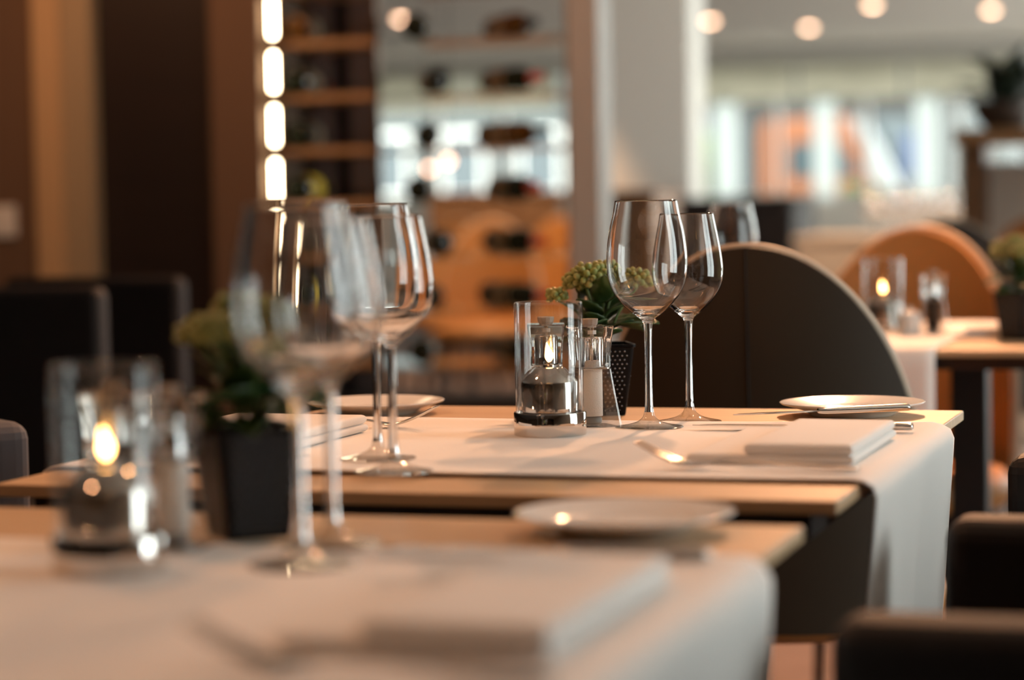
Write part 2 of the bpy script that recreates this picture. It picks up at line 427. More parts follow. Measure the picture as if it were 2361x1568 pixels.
table(*T1, 'blurred oak topped table nearest to the viewer')
p3 = on_z(2165, 806, TZ)                             # near edge of the table behind the brown chair
T3 = (p3.x - .55, p3.x + .55, p3.y, p3.y + .80)
table(*T3, 'oak topped table behind the brown shell chair', .03)

def runner(x0, x1, y0, y1, drop, label, R=.014, seed=1, over=.004):
    """cloth across a table along x, hanging over both ends"""
    rnd = random.Random(seed); L = x1 - x0; e = R * PI / 2; tot = L + 2 * e + 2 * drop
    ph = [rnd.uniform(0, 6.3) for _ in range(6)]
    def f(u, v):
        s = u * tot - (drop + e)                     # 0..L on the table
        y = y0 + (y1 - y0) * v
        z = TZ + .0022
        def hang(d):                                 # d: path length past the edge
            if d < e: a = d / R; return R * math.sin(a), -(R - R * math.cos(a))
            return R, -(R + d - e)
        if s < 0:
            ox, oz = hang(-s); x = x0 - ox
        elif s > L:
            ox, oz = hang(s - L); x = x1 + ox
        else:
            ox, oz = 0, 0; x = x0 + s
            z += .0012 * (1 + math.sin(9 * x + 14 * y + ph[0])) * .5 + .0010 * max(0, math.sin(5 * (x - x0) - 11 * (y - y0) + ph[1])) ** 3
        if oz < 0:
            k = min(1, -oz / .25)
            sg = 1 if s > L else -1
            x += sg * k * (.010 * math.sin(15 * y + ph[2]) + .005 * math.sin(37 * y + ph[3])) - sg * .018 * k
            y += (.5 - v) * .03 * k
        return (x, y, z + oz)
    bm = B(); grid(bm, f, 150, 50)
    o = new('table_runner', bm, 'linen', None, True); solidify(o, .0016, 1)
    return tag(o, label, 'table runner', 'white table runners')
RY2 = (on_z(1180, 1104, TZ).y, on_z(1180, 975, TZ).y)
runner(T2[0], T2[1], RY2[0], RY2[1], .30, 'white linen runner hanging over the right end of the sharp table', seed=3)
runner(T1[0], T1[1], RY2[0] - .93, RY2[1] - .93, .34, 'white linen runner on the blurred nearest table', seed=11)
RZ = TZ + .0052                                      # on top of the runner

# ================================================================== WINE GLASSES
def glass_proto(kind):
    if kind == 'large':
        k = 2.43 / 5500 * 1.0
        out = [(71, 516), (76, 488), (85, 448), (90.5, 408), (92, 373), (88.5, 338), (77, 308), (61, 286), (42, 267), (25, 254), (15, 246), (11, 238)]
        wall = 1.6; bottom = 264
    else:
        k = 2.50 / 5500
        out = [(61, 480), (67, 450), (75, 410), (80.5, 372), (82, 348), (79, 322), (69, 298), (53, 276), (35, 259), (22, 248), (14, 241), (10.5, 234)]
        wall = 1.5; bottom = 258
    o_ = spline(out, 6)
    inn = [(max(r - wall - max(0, (bottom + 42 - z) / 42) ** 2 * 9, 0), z) for r, z in o_ if z > bottom + 3.5]
    inn = [p for p in inn if p[0] > 2] + [(inn[-1][0] * .82, bottom + 1.6), (inn[-1][0] * .45, bottom + .5), (0, bottom)]
    bowl = o_[::-1]                                   # up the outside, over the rim, down the inside
    rim = [(o_[0][0] - wall * .5, o_[0][1] + .9)]
    prof = bowl + rim + inn
    prof = [(r * k, z * k) for r, z in prof]
    sr = out[-1][0]
    stem = spline([(sr, out[-1][1]), (9.3, 215), (8.2, 150), (8.2, 90), (9.2, 50), (11, 36)], 5)
    stem = [(r * k, z * k) for r, z in stem]
    fr = 78 if kind == 'large' else 74
    foot = spline([(11, 36), (15, 24), (28, 14), (50, 7.5), (fr - 2, 3.2)], 5) + [(fr, 2.2), (fr - .5, .6), (fr - 2, 0), (0, 1.2)]
    foot = [(r * k, z * k) for r, z in foot]
    t = thing('wine_glass', 'wine glass', 'wine glass', (0, 0, 0), 0, 'wine glasses')
    new('bowl', lathe(B(), prof, 64), 'glass', t, True)
    new('stem', lathe(B(), stem, 32), 'glass', t, True)
    new('foot', lathe(B(), foot, 64), 'foot_glass', t, True)
    return t
GA = glass_proto('large'); GB = glass_proto('small')
def put(proto, first, loc, label, rz=0):
    if first: proto.location = loc; proto['label'] = label; proto.rotation_euler[2] = rz; return proto
    return dup(proto, loc, rz, label)
put(GA, True, on_z(1497, 986, RZ), 'larger sharp wine glass standing in front, right of the salt mill')
put(GB, True, on_z(1590, 973, TZ + .001), 'smaller sharp wine glass behind the larger one, by the knife')
put(GA, False, on_z(872, 1058, RZ), 'large slightly blurred wine glass left of the oil candle, back one of the pair')
put(GB, False, on_z(908, 1088, RZ), 'slightly blurred smaller wine glass at the front edge of the runner')
put(GA, False, on_z(696, 1302, RZ), 'very blurred large wine glass right beside the nearest black pot')
put(GB, False, on_z(768, 1256, RZ), 'very blurred smaller wine glass on the nearest table')

# ================================================================== OIL CANDLE
def candle_proto():
    t = thing('oil_candle', 'oil candle', 'candle', (0, 0, 0), 0, 'glass oil candles')
    new('base', lathe(B(), [(0, 0), (.0350, 0), (.0356, .0012), (.0356, .0222), (.0350, .0232), (.0333, .0232), (.0333, .0205), (0, .0205)], 64), 'chrome', t, True).modifiers.new('es', 'EDGE_SPLIT').split_angle = math.radians(40)
    R = .0336; wl = .0022
    new('glass_cylinder', lathe(B(), [(R - .0002, .0236), (R, .060), (R, .1285), (R - .0004, .1302), (R - wl / 2, .1307), (R - wl + .0003, .1302), (R - wl, .1285), (R - wl, .060), (R - wl, .0236), (R - .0002, .0236)], 64), 'glass_wall', t, True)
    c = new('oil_canister', lathe(B(), [(0, .0206), (.0270, .0206), (.0278, .0216), (.0278, .0520), (.0272, .0536), (.0150, .0662), (.0138, .0668), (.0060, .0668), (.0060, .0690), (.0042, .0694), (0, .0694)], 64), 'chrome', t)
    for p in c.data.polygons: p.use_smooth = True
    b_ = c.modifiers.new('split', 'EDGE_SPLIT'); b_.split_angle = math.radians(35)
    new('wick', tube(B(), [(0, 0, .0690), (.0004, 0, .0725)], .0012, 8), 'wick', t)
    fl = spline([(.0006, .0712), (.0030, .0742), (.0041, .0775), (.0034, .0815), (.0019, .0858), (.0006, .0898)], 5)
    bm = B(); lathe(bm, [(0, .0708)] + fl + [(0, .0908)], 20)
    for v in bm.verts: v.co.x -= max(0, v.co.z - .08) * .22
    new('flame', bm, 'flame', t, True)
    return t
thin_mat('glass_wall', (.97, .97, .965), 1.5, 1.3)
CA = candle_proto()
put(CA, True, on_z(1269, 1003, RZ), 'chrome and glass oil candle in sharp focus beside the salt mill')
put(CA, False, on_z(252, 1318, RZ), 'very blurred burning oil candle on the nearest table')
put(CA, False, on_z(2037, 770, TZ), 'small burning oil candle on the table behind the brown chair')

# ================================================================== MILLS
def sq_ring(bm, h, z, rr=.22, n=6):
    """rounded square ring with half side h"""
    r = h * rr; vs_ = []
    for q, (sx, sy) in enumerate(((1, 1), (-1, 1), (-1, -1), (1, -1))):
        for k in range(n + 1):
            a = PI / 2 * q + PI / 2 * k / n
            vs_.append(bm.verts.new((sx * (h - r) + r * math.cos(a), sy * (h - r) + r * math.sin(a), z)))
    return vs_
def sq_loft(bm, prof, rr=.22, cap=True):
    rings = [sq_ring(bm, h, z, rr) for h, z in prof]
    for a, b in zip(rings, rings[1:]):
        for i in range(len(a)): bm.faces.new((a[i], a[(i + 1) % len(a)], b[(i + 1) % len(b)], b[i]))
    if cap: bm.faces.new(rings[0]); bm.faces.new(rings[-1])
    return bm
def mill_proto(kind):
    t = thing(kind + '_mill', kind, 'mill', (0, 0, 0), 0, 'acrylic salt and pepper mills')
    up = spline([(.0165, .0605), (.0167, .072), (.0178, .086), (.0192, .0975), (.0197, .1012)], 4)
    new('mill_head', sq_loft(B(), up + [(.0193, .1020)], .16), 'glass', t)
    lo = [(.0248, 0), (.0252, .0012), (.0245, .006), (.0205, .032), (.0172, .056), (.0168, .0585)]
    new('mill_body', sq_loft(B(), lo, .16), 'acrylic', t)
    new('collar', sq_loft(B(), [(.0160, .0585), (.0162, .0590), (.0162, .0600), (.0160, .0605)], .3), 'steel', t)
    ch = new('chamber', lathe(B(), [(0, .0612), (.0124, .0612), (.0124, .0885), (.0114, .0915), (.0040, .0925), (0, .0925)], 32), 'glass', t, True)
    ch.data.flip_normals(); ch.modifiers.new('es', 'EDGE_SPLIT').split_angle = math.radians(50)
    new('filling', lathe(B(), [(0, .0105), (.0122, .0105), (.0122, .0585), (.0119, .0620), (.0105, .0672), (.004, .0655), (0, .066)], 32), kind, t, True)
    new('grinder', lathe(B(), [(0, .002), (.0100, .002), (.0112, .004), (.0112, .008), (.0085, .0102), (0, .0102)], 24), 'grinder_grey', t, True)
    new('shaft', lathe(B(), [(0, .066), (.0022, .066), (.0022, .1022), (0, .1022)], 12), 'steel', t, True)
    new('nut', lathe(B(), [(0, .0945), (.0046, .0945), (.0046, .0985), (0, .0985)], 8), 'nylon', t)
    new('knob', lathe(B(), [(0, .1022), (.0070, .1022), (.0082, .1040), (.0088, .1085), (.0084, .1094), (0, .1094)], 12), 'knob_plastic', t)
    return t
SA = mill_proto('salt'); PE = mill_proto('pepper')
put(SA, True, on_z(1363, 982, RZ), 'clear acrylic salt mill in sharp focus between candle and wine glass', .62)
put(PE, True, on_z(1262, 972, RZ), 'clear acrylic pepper mill standing behind the sharp oil candle', .30)
put(SA, False, on_z(398, 1262, RZ), 'very blurred acrylic salt mill left of the nearest black pot', .1)
put(PE, False, on_z(275, 1245, RZ), 'very blurred acrylic pepper mill behind the nearest oil candle', .1)
put(PE, False, on_z(2152, 772, TZ), 'small acrylic pepper mill on the table behind the brown chair', .3)

# ================================================================== POTTED KALANCHOE
def leaf_mesh(L, W, droop, seed):
    rnd = random.Random(seed); bm = B(); n, mm = 14, 8
    def f(u, v):
        s = v * 2 - 1
        wd = W * (math.sin(PI * min(1, u ** .75)) ** .8 if 0 < u < 1 else 0.0) * (1 + .07 * math.sin(u * 34))
        wd = max(wd, W * .07 if u < .2 else .0006)
        x = L * u; y = s * wd
        z = droop * u * u * L * -1 + .25 * abs(s) ** 1.6 * wd + .02 * L * math.sin(u * 7 + s * 2)
        return (x, y, z)
    grid(bm, f, n, mm); return bm
def plant_proto(seed, dark=False):
    rnd = random.Random(seed)
    t = thing('potted_kalanchoe', 'plant', 'potted plant', (0, 0, 0), 0, 'potted kalanchoes')
    h = .078
    pot = new('pot', sq_loft(B(), [(.0225, 0), (.0232, .002), (.0318, h - .004), (.0335, h - .003), (.0335, h), (.0315, h), (.0312, h - .008)], .14, False), 'black_pot', t)
    bm = B(); sq_loft(bm, [(.0225, .0), (.0224, .0001)], .14)
    new('pot_base', bm, 'black_pot', t)
    # raised dots on the four faces
    bm = B()
    for q in range(4):
        R = Matrix.Rotation(q * PI / 2, 3, 'Z')
        for i in range(15):
            z = .006 + i * .0046; hh = .0232 + (.0318 - .0232) * (z - .002) / (h - .006)
            for j in range(9):
                xx = (j - 4 + (.5 if i % 2 else 0)) * .0052
                if abs(xx) > hh - .0055: continue
                c = Vector((xx, -hh, z)); top = bm.verts.new(R @ (c + Vector((0, -.0011, 0))))
                mid = [bm.verts.new(R @ (c + Vector((.0008 * math.cos(a), -.0008, .0008 * math.sin(a))))) for a in [k * PI / 3 for k in range(6)]]
                rg = [bm.verts.new(R @ (c + Vector((.0012 * math.cos(a), .0004, .0012 * math.sin(a))))) for a in [k * PI / 3 for k in range(6)]]
                for k in range(6):
                    bm.faces.new((top, mid[k], mid[(k + 1) % 6])); bm.faces.new((mid[k], rg[k], rg[(k + 1) % 6], mid[(k + 1) % 6]))
    d = new('raised_dots', bm, 'glossy_dots', t, True); d['kind'] = 'stuff'
    new('soil', sq_loft(B(), [(.0308, h - .012), (.0308, h - .010)], .14), 'soil', t)
    # leaves
    specs = []
    for k in range(9): specs.append((rnd.uniform(0, 2 * PI), rnd.uniform(.045, .058), rnd.uniform(.017, .023), rnd.uniform(.1, .4), h + rnd.uniform(.0, .02), rnd.uniform(.1, .5)))
    for k in range(9): specs.append((rnd.uniform(0, 2 * PI), rnd.uniform(.032, .046), rnd.uniform(.013, .018), rnd.uniform(.0, .3), h + rnd.uniform(.015, .045), rnd.uniform(.5, 1.0)))
    for k, (a, L, W, dr, z, el) in enumerate(specs):
        a = 2 * PI * (k % 9) / 9 + rnd.uniform(-.25, .25)
        o = new('leaf', leaf_mesh(L, W, dr, seed * 31 + k), 'leaf', t, True)
        o.location = (.006 * math.cos(a), .006 * math.sin(a), z); o.rotation_euler = Euler((rnd.uniform(-.3, .3), -el, a), 'XYZ')
        solidify(o, .0012)
    # flower stalks with bud clusters
    tops = [(-.016, -.006, .148, .0205), (.006, .004, .156, .014), (.040, -.004, .146, .016), (-.047, .002, .130, .010), (.018, .026, .140, .014), (-.022, .028, .143, .014)]
    for k, (x, y, z, r) in enumerate(tops):
        new('flower_stalk', tube(B(), spline([(x * .1, y * .1, h - .01), (x * .45, y * .45, h + .03), (x, y, z - r * .4)], 5), .0016, 6), 'stem', t, True)
        bm = B(); nb = int(34 * (r / .02) ** 1.5) + 6
        for i in range(nb):
            u = (i + .5) / nb; ph = i * 2.39996; el = math.acos(1 - 1.45 * u)
            rad = r * rnd.uniform(.78, 1.05)
            p = Vector((x, y, z)) + Vector((math.sin(el) * math.cos(ph) * rad, math.sin(el) * math.sin(ph) * rad, math.cos(el) * rad * .8))
            s = rnd.uniform(.0029, .0043); n_ = (p - Vector((x, y, z))).normalized()
            mt = Matrix.Translation(p) @ n_.to_track_quat('Z', 'Y').to_matrix().to_4x4() @ Matrix.Diagonal((s, s, s * 1.35, 1))
            bmesh.ops.create_icosphere(bm, subdivisions=2, radius=1, matrix=mt)
            if i % 3 == 0: tube(bm, [Vector((x, y, z - r * .4)), p], .0007, 4)
        new('bud_cluster', bm, 'bud', t, True)
    return t
K1 = plant_proto(5)
put(K1, True, on_z(1388, 955, TZ), 'kalanchoe in a black dotted pot behind the salt mill', YAW + .12)
put(K1, False, on_z(575, 1236, RZ), 'very blurred kalanchoe in a black pot on the nearest table', YAW + .45 + PI / 2)
put(K1, False, on_z(2352, 782, TZ), 'kalanchoe in a black pot cut by the right edge of the picture', YAW + 2.3)

# ================================================================== PLATES, CUTLERY, NAPKINS
def plate(loc, label):
    R = .0775
    prof = spline([(0, .0060), (.030, .0056), (.045, .0062), (.052, .0085), (R - .006, .0138), (R - .001, .0150)], 5) + [(R, .0144), (R - .002, .0128), (.052, .0058), (.046, .0022), (.044, 0), (.041, 0), (.040, .0022), (0, .0024)]
    t = thing('bread_plate', label, 'plate', loc, 0, 'small white bread plates')
    new('plate_body', lathe(B(), prof, 72), 'porcelain', t, True)
    return t
plate(on_z(1965, 957, TZ), 'small white bread plate with a knife laid across it')
plate(on_z(1440, 1226, TZ), 'blurred white bread plate at the far edge of the nearest table')
plate((-.955, 2.50, TZ), 'small white bread plate at the left end of the sharp table')

def fork_proto():
    t = thing('fork', 'fork', 'fork', (0, 0, 0), 0, 'dinner forks')
    L = .192
    st = spline([(0, .0085, .0022), (.012, .0098, .0022), (.05, .0072, .0034), (.09, .0036, .0060), (.115, .0032, .0062), (.128, .0060, .0042), (.138, .0110, .0026), (.150, .0120, .0030)], 5)
    def strip(stn, th):
        bm = B(); rings = []
        for s, wd, z in stn:
            rings.append([bm.verts.new(v) for v in ((s, -wd, z), (s, -wd * .6, z + th), (s, wd * .6, z + th), (s, wd, z), (s, wd * .6, z - th), (s, -wd * .6, z - th))])
        for a, b in zip(rings, rings[1:]):
            for k in range(6): bm.faces.new((a[k], a[(k + 1) % 6], b[(k + 1) % 6], b[k]))
        bm.faces.new(rings[0]); bm.faces.new(rings[-1]); return bm
    new('handle', strip(st, .0011), 'steel', t, True)
    for j in range(4):
        y = (j - 1.5) * .0064
        new('tine', tube(B(), spline([(.149, y, .0030), (.160, y, .0062), (.175, y, .0125), (L, y * .96, .0212)], 5), [.0016 - .0009 * k / 15 for k in range(16)], 8), 'steel', t, True)
    return t
def knife_proto(L, hl, name):
    t = thing(name, 'knife', 'knife', (0, 0, 0), 0, 'table knives')
    bm = B(); n = 16
    st = spline([(0, .0052, .0030), (.004, .0078, .0040), (hl * .5, .0072, .0038), (hl - .01, .0066, .0036), (hl, .0042, .0026)], 5)
    rings = [[bm.verts.new((s, wd * math.cos(2 * PI * k / n), .0042 + hz * math.sin(2 * PI * k / n))) for k in range(n)] for s, wd, hz in st]
    for a, b in zip(rings, rings[1:]):
        for k in range(n): bm.faces.new((a[k], a[(k + 1) % n], b[(k + 1) % n], b[k]))
    bm.faces.new(rings[0]); bm.faces.new(rings[-1]); new('handle', bm, 'steel', t, True)
    bm = B(); e = spline([(hl - .002, .0036, -.0036), (hl + .012, .0052, -.0075), (L * .75, .0072, -.0085), (L * .93, .0080, -.0062), (L, .0060, .0035)], 5)
    top = [(bm.verts.new((s, a, .0050)), bm.verts.new((s, b, .0042)), bm.verts.new((s, a, .0036))) for s, a, b in e]
    for p, q in zip(top, top[1:]):
        for k in range(3): bm.faces.new((p[k], p[(k + 1) % 3], q[(k + 1) % 3], q[k]))
    bm.faces.new(top[0]); bm.faces.new(top[-1]); new('blade', bm, 'steel', t)
    return t
def lay(proto, first, p0, p1, label, tilt=0.0, z0=None):
    """handle end at p0, pointing to p1"""
    d = Vector(p1) - Vector(p0); rz = math.atan2(d.y, d.x)
    o = put(proto, first, p0, label, rz); o.rotation_euler = Euler((0, tilt, rz), 'XYZ'); return o
FK = fork_proto(); KN = knife_proto(.215, .098, 'dinner_knife'); BK = knife_proto(.190, .097, 'butter_knife')
lay(FK, True, (-.322, 1.955, RZ + .001), (-.51, 1.968, RZ), 'steel fork at the front edge of the runner by the folded napkin')
lay(FK, False, (-1.000, 2.285, RZ + .001), (-.80, 2.290, RZ), 'steel fork with raised tines beside the left folded napkin')
lay(FK, False, (-.318, 1.062, RZ + .001), (-.51, 1.070, RZ), 'very blurred fork on the cloth of the nearest table')
lay(KN, True, on_z(2103, 993, RZ + .001), on_z(1610, 991, RZ), 'dinner knife lying behind the sharp folded napkin')
lay(KN, False, on_z(1632, 1292, RZ + .001), on_z(1150, 1285, RZ), 'very blurred dinner knife behind the nearest napkin')
lay(BK, True, on_z(2092, 948, TZ + .0145), on_z(1690, 965, TZ + .0145), 'butter knife resting on the sharp bread plate')
lay(KN, False, (-1.030, 1.958, RZ + .001), (-.83, 1.962, RZ), 'dinner knife at the left end of the sharp table, behind the nearest glasses')

def napkin(o, ex, ey, lx_, ly_, label, rz=0):
    """folded in two steps; local x to the right, y away; o is the front left corner"""
    t = thing('folded_napkin', label, 'napkin', o, rz, 'folded white napkins')
    def slab(name, x0, x1, y0, y1, z0, h, amp, seed):
        rnd = random.Random(seed); p1, p2 = rnd.uniform(0, 6), rnd.uniform(0, 6); bm = B(); nu, nv = 26, 40; r = h * .5
        def edge(u, a, b, n_):           # positions with rounded ends
            return a + (b - a) * u
        def prof(d):                     # height factor near a fold
            return math.sqrt(max(0, 1 - (1 - min(1, d / r)) ** 2)) if r > 0 else 1
        def top(u, v):
            x = edge(u, x0, x1, nu); y = edge(v, y0, y1, nv)
            d = min(x - x0, x1 - x, y - y0, y1 - y)
            zz = z0 + h * .5 + h * .5 * prof(d) + amp * math.sin(17 * x + 9 * y + p1) * min(1, d / .02) + amp * .5 * math.sin(41 * x - 23 * y + p2) * min(1, d / .02)
            return (x, y, zz)
        def bot(u, v):
            x = edge(u, x0, x1, nu); y = edge(v, y0, y1, nv); d = min(x - x0, x1 - x, y - y0, y1 - y)
            return (x, y, z0 + h * .5 - h * .5 * prof(d))
        # denser samples at the borders
        def us(n_): return [0.5 - 0.5 * math.cos(PI * i / n_) for i in range(n_ + 1)]
        U, V = us(nu), us(nv)
        A = [[bm.verts.new(top(u, v)) for v in V] for u in U]
        C = [[A[i][j] if (i in (0, nu) or j in (0, nv)) else bm.verts.new(bot(U[i], V[j])) for j in range(nv + 1)] for i in range(nu + 1)]
        for G in (A, C):
            for i in range(nu):
                for j in range(nv): bm.faces.new((G[i][j], G[i + 1][j], G[i + 1][j + 1], G[i][j + 1]))
        return new(name, bm, 'linen', t, True)
    slab('lower_fold', 0, lx_, 0, ly_, 0, .0085, .0004, 1)
    slab('upper_fold', ex, lx_ - .001, .001, ly_ - .001, .0080, .0095, .0010, 2)
    return t
napkin((-.479, 2.003, RZ), .050, 0, .145, .245, 'folded white napkin in two steps on the sharp table, right side')
napkin((-.482, 1.112, RZ), .045, 0, .146, .250, 'very blurred folded white napkin on the nearest table')
napkin((-1.012, 2.000, RZ), .0, 0, .146, .245, 'folded white napkin at the left end of the sharp table')

# ================================================================== CHAIRS
def shell_chair():
    """round-backed dining chair: local -y is the back, sitter faces +y"""
    t = thing('shell_chair', 'chair', 'chair', (0, 0, 0), 0, 'round backed shell chairs')
    W, zt, zc, zb = .212, .918, .60, .42
    def wid(z): return W if z <= zc else W * math.sqrt(max(0, 1 - ((z - zc) / (zt - zc)) ** 2))
    def surf(s, z, off):                # s in metres across, wrapped forward at the sides
        return (s, off + 1.35 * s * s - .20 + (z - zb) * -.10, z)
    def shell(name, m, off0, off1, shrink):
        bm = B(); nz, ns = 26, 24
        zs = [zb + (zt - shrink - zb) * (1 - (1 - k / nz) ** 1.7) for k in range(nz + 1)]
        def ww(z): zz = z + shrink * max(0, (z - zc) / (zt - zc)); return max(wid(min(zz, zt)) - shrink, .004)
        for off in (off0, off1):
            grid(bm, lambda u, v: surf((v * 2 - 1) * ww(zs[int(round(u * nz))]), zs[int(round(u * nz))], off), nz, ns)
        bm.verts.ensure_lookup_table(); n1 = (nz + 1) * (ns + 1); idx = lambda i, j: i * (ns + 1) + j
        loop = [idx(i, 0) for i in range(nz + 1)] + [idx(nz, j) for j in range(1, ns + 1)] + [idx(i, ns) for i in range(nz - 1, -1, -1)] + [idx(0, j) for j in range(ns - 1, 0, -1)]
        for a_, b_ in zip(loop, loop[1:] + loop[:1]): bm.faces.new((bm.verts[a_], bm.verts[b_], bm.verts[b_ + n1], bm.verts[a_ + n1]))
        return new(name, bm, m, t, True)
    o = shell('back_shell', 'brown_leather', 0, .018, 0); o.modifiers.new('es', 'EDGE_SPLIT').split_angle = math.radians(50)
    o = shell('back_cushion', 'tan_leather', .0185, .050, .004); o.modifiers.new('es', 'EDGE_SPLIT').split_angle = math.radians(50)
    pts = []
    for k in range(61):
        a_ = PI * k / 60; z = zc + (zt - zc) * math.sin(a_); s = -W * math.cos(a_); pts.append(surf(s, z, .018))
    pts = [surf(-W, zb + (zc - zb) * k / 8, .018) for k in range(8)] + pts + [surf(W, zc - (zc - zb) * k / 8, .018) for k in range(1, 9)]
    new('piping', tube(B(), pts, .0062, 10), 'beige_piping', t, True)
    new('seam', tube(B(), [surf(0, zb + (zt - zb) * k / 12, -.0006) for k in range(13)], .0012, 6), 'dark_leather', t, True)
    bm = B(); lathe(bm, [(0, .40), (.215, .40), (.235, .415), (.24, .445), (.225, .47), (.18, .478), (0, .48)], 40)
    new('seat', bm, 'tan_leather', t, True, (0, .06, 0))
    for sx in (-1, 1):
        for y0, y1 in ((-.10, -.17), (.20, .26)):
            new('leg', tube(B(), [(sx * .16, y0, .41), (sx * .20, y1, 0)], [.016, .011], 10), 'dark_wood', t, True)
    return t
SC = shell_chair()
p = at(1697, 700, 3.05); put(SC, True, (p.x, p.y + .19, 0), 'dark brown shell chair with pale piping seen from behind, right of the glasses', .10)
p = at(2062, 640, 4.72); put(SC, False, (p.x + .02, p.y - .20, 0), 'tan shell chair facing the viewer behind the small candle', PI - .12)
p = at(2180, 640, 6.3); put(SC, False, (p.x, p.y, 0), 'brown shell chair just behind the tan one', .15)
p = at(2345, 640, 7.0); put(SC, False, (p.x, p.y, 0), 'farther tan shell chair at the right edge of the picture', PI - .25)
for px, dp, rz, lab in ((1120, 10.2, PI + .2, 'blurred tan shell chair seen through the wine cabinet, middle of the right bay'), (1235, 11.0, PI - .3, 'blurred tan shell chair seen through the right edge of the wine cabinet'), (1030, 11.6, PI, 'blurred tan shell chair seen through the wine cabinet, left of the right bay')):
    p = at(px, 600, dp); put(SC, False, (p.x, p.y, 0), lab, rz)

def tub_chair():
    """low armchair; sitter faces -x, origin under the seat"""
    t = thing('tub_armchair', 'chair', 'armchair', (0, 0, 0), 0, 'dark low armchairs')
    new('seat', box(B(), -.24, .25, -.205, .205, .36, .46), 'dark_leather', t, bevel=.025, seg=4)
    new('backrest', box(B(), .25, .33, -.275, .275, .25, .745), 'dark_leather', t, bevel=.025, seg=4)
    for s in (-1, 1):
        bm = B(); box(bm, -.265, .25, min(s * .21, s * .275), max(s * .21, s * .275), .25, .715)
        new('armrest', bm, 'dark_leather', t, bevel=.018, seg=4)
        for x in (-.22, .28): new('leg', tube(B(), [(x, s * .24, .25), (x, s * .24, 0)], [.018, .013], 10), 'black_metal', t, True)
    return t
TC = tub_chair()
put(TC, True, (.015, 2.21, 0), 'dark leather armchair at the right end of the sharp table')
put(TC, False, (.005, 1.24, 0), 'dark leather armchair at the right end of the nearest table, lower right corner')

def side_chair(m='dark_leather'):
    t = thing('side_chair', 'chair', 'chair', (0, 0, 0), 0, 'dark square backed side chairs')
    new('seat', box(B(), -.21, .21, -.20, .22, .42, .48), m, t, bevel=.02, seg=3)
    bm = B(); box(bm, -.21, .21, -.25, -.19, .44, .84)
    new('backrest', bm, m, t, bevel=.022, seg=4)
    for sx in (-1, 1):
        new('leg', box(B(), sx * .19 - .015, sx * .19 + .015, .17, .20, 0, .42), 'dark_wood', t)
        new('leg', box(B(), sx * .19 - .015, sx * .19 + .015, -.24, -.21, 0, .44), 'dark_wood', t)
    return t
DC = side_chair()
p = at(110, 800, 4.7); put(DC, True, (p.x, p.y, 0), 'dark square backed chair in front of the tan wall panel', .1)
p = at(-60, 800, 4.1); put(DC, False, (p.x, p.y, 0), 'dark square backed chair cut by the left edge of the picture', -.2)
p = at(330, 800, 5.3); put(DC, False, (p.x, p.y, 0), 'dark square backed chair in front of the dark wood panel', 0)
GC = side_chair('grey_fabric'); GC['group'] = 'grey side chair'
p = at(-640, 1020, 2.62); put(GC, True, (p.x, p.y + .05, -.0), 'grey side chair at the left end of the sharp table', PI / 2 + .9)
for c in GC.children:
    if c.name.startswith('backrest'): c.scale[2] = .89

# ================================================================== WINE CABINET
Y0, Y1 = 6.50, 6.84
cx0, cxm, cx1 = lx(600, 300, Y0), lx(868, 300, Y0), lx(1306, 300, Y0)
cxr = lx(1385, 300, Y0); cxb = lx(872, 300, Y1)     # the bay boundary runs on a slant from front to back
ZS = [.51 + .157 * k for k in range(0, 12)]           # shelf undersides
cab = thing('wine_cabinet', 'tall open wine cabinet with glass shelves and a light strip', 'cabinet', ((cx0 + cxr) / 2, Y0, 0))
OX = (cx0 + cxr) / 2
def part(name, x0, x1, y0, y1, z0, z1, m, parent=cab, bevel=0): return new(name, box(B(), x0 - OX, x1 - OX, y0 - Y0, y1 - Y0, z0, z1), m, parent, bevel=bevel)
part('base_box', cx0, cx1, Y0, Y1, 0, .42, 'dark_wood')
part('side_post', cx0, cx0 + .03, Y0, Y1, .42, CEIL - .01, 'brown_wall')
part('end_post', cx1, cx1 + .012, Y0, Y1, 0, CEIL - .01, 'bronze')
part('grey_post', cx1 + .012, cxr, Y0 - .02, Y0 + .12, 0, CEIL - .01, 'post_grey')
part('back_panel', cx0 + .03, lx(700, 300, Y1), Y1 - .02, Y1, .42, CEIL - .01, 'purple_panel')
part('back_panel', lx(700, 300, Y1), lx(778, 300, Y1), Y1 - .015, Y1, .42, CEIL - .01, 'purple_panel')
part('back_slot', lx(778, 300, Y1), lx(812, 300, Y1), Y1 - .012, Y1, .42, CEIL - .01, 'dark_wood')
part('back_panel', lx(812, 300, Y1), cxb, Y1 - .02, Y1, .42, CEIL - .01, 'purple_panel')
for z in ZS:
    for nm, poly, h_, m_ in (('wood_shelf', [(cx0 + .03, Y0 + .03), (cxm - .008, Y0 + .03), (cxb - .008, Y1 - .025), (cx0 + .03, Y1 - .025)], .018, 'shelf_wood'),
                             ('glass_shelf', [(cxm + .006, Y0 + .02), (cx1, Y0 + .02), (cx1, Y1), (cxb + .006, Y1)], .008, 'shelf_glass')):
        bm = B(); lo_ = [bm.verts.new((x - OX, y - Y0, z)) for x, y in poly]; hi_ = [bm.verts.new((x - OX, y - Y0, z + h_)) for x, y in poly]
        bm.faces.new(lo_); bm.faces.new(hi_)
        for q_ in range(4): bm.faces.new((lo_[q_], lo_[(q_ + 1) % 4], hi_[(q_ + 1) % 4], hi_[q_]))
        new(nm, bm, m_, cab)
part('divider', cxb - .006, cxb + .006, Y1 - .02, Y1, .42, CEIL - .01, 'bronze')
part('divider', cxm - .006, cxm + .004, Y0 + .012, Y0 + .026, .42, CEIL - .01, 'bronze')
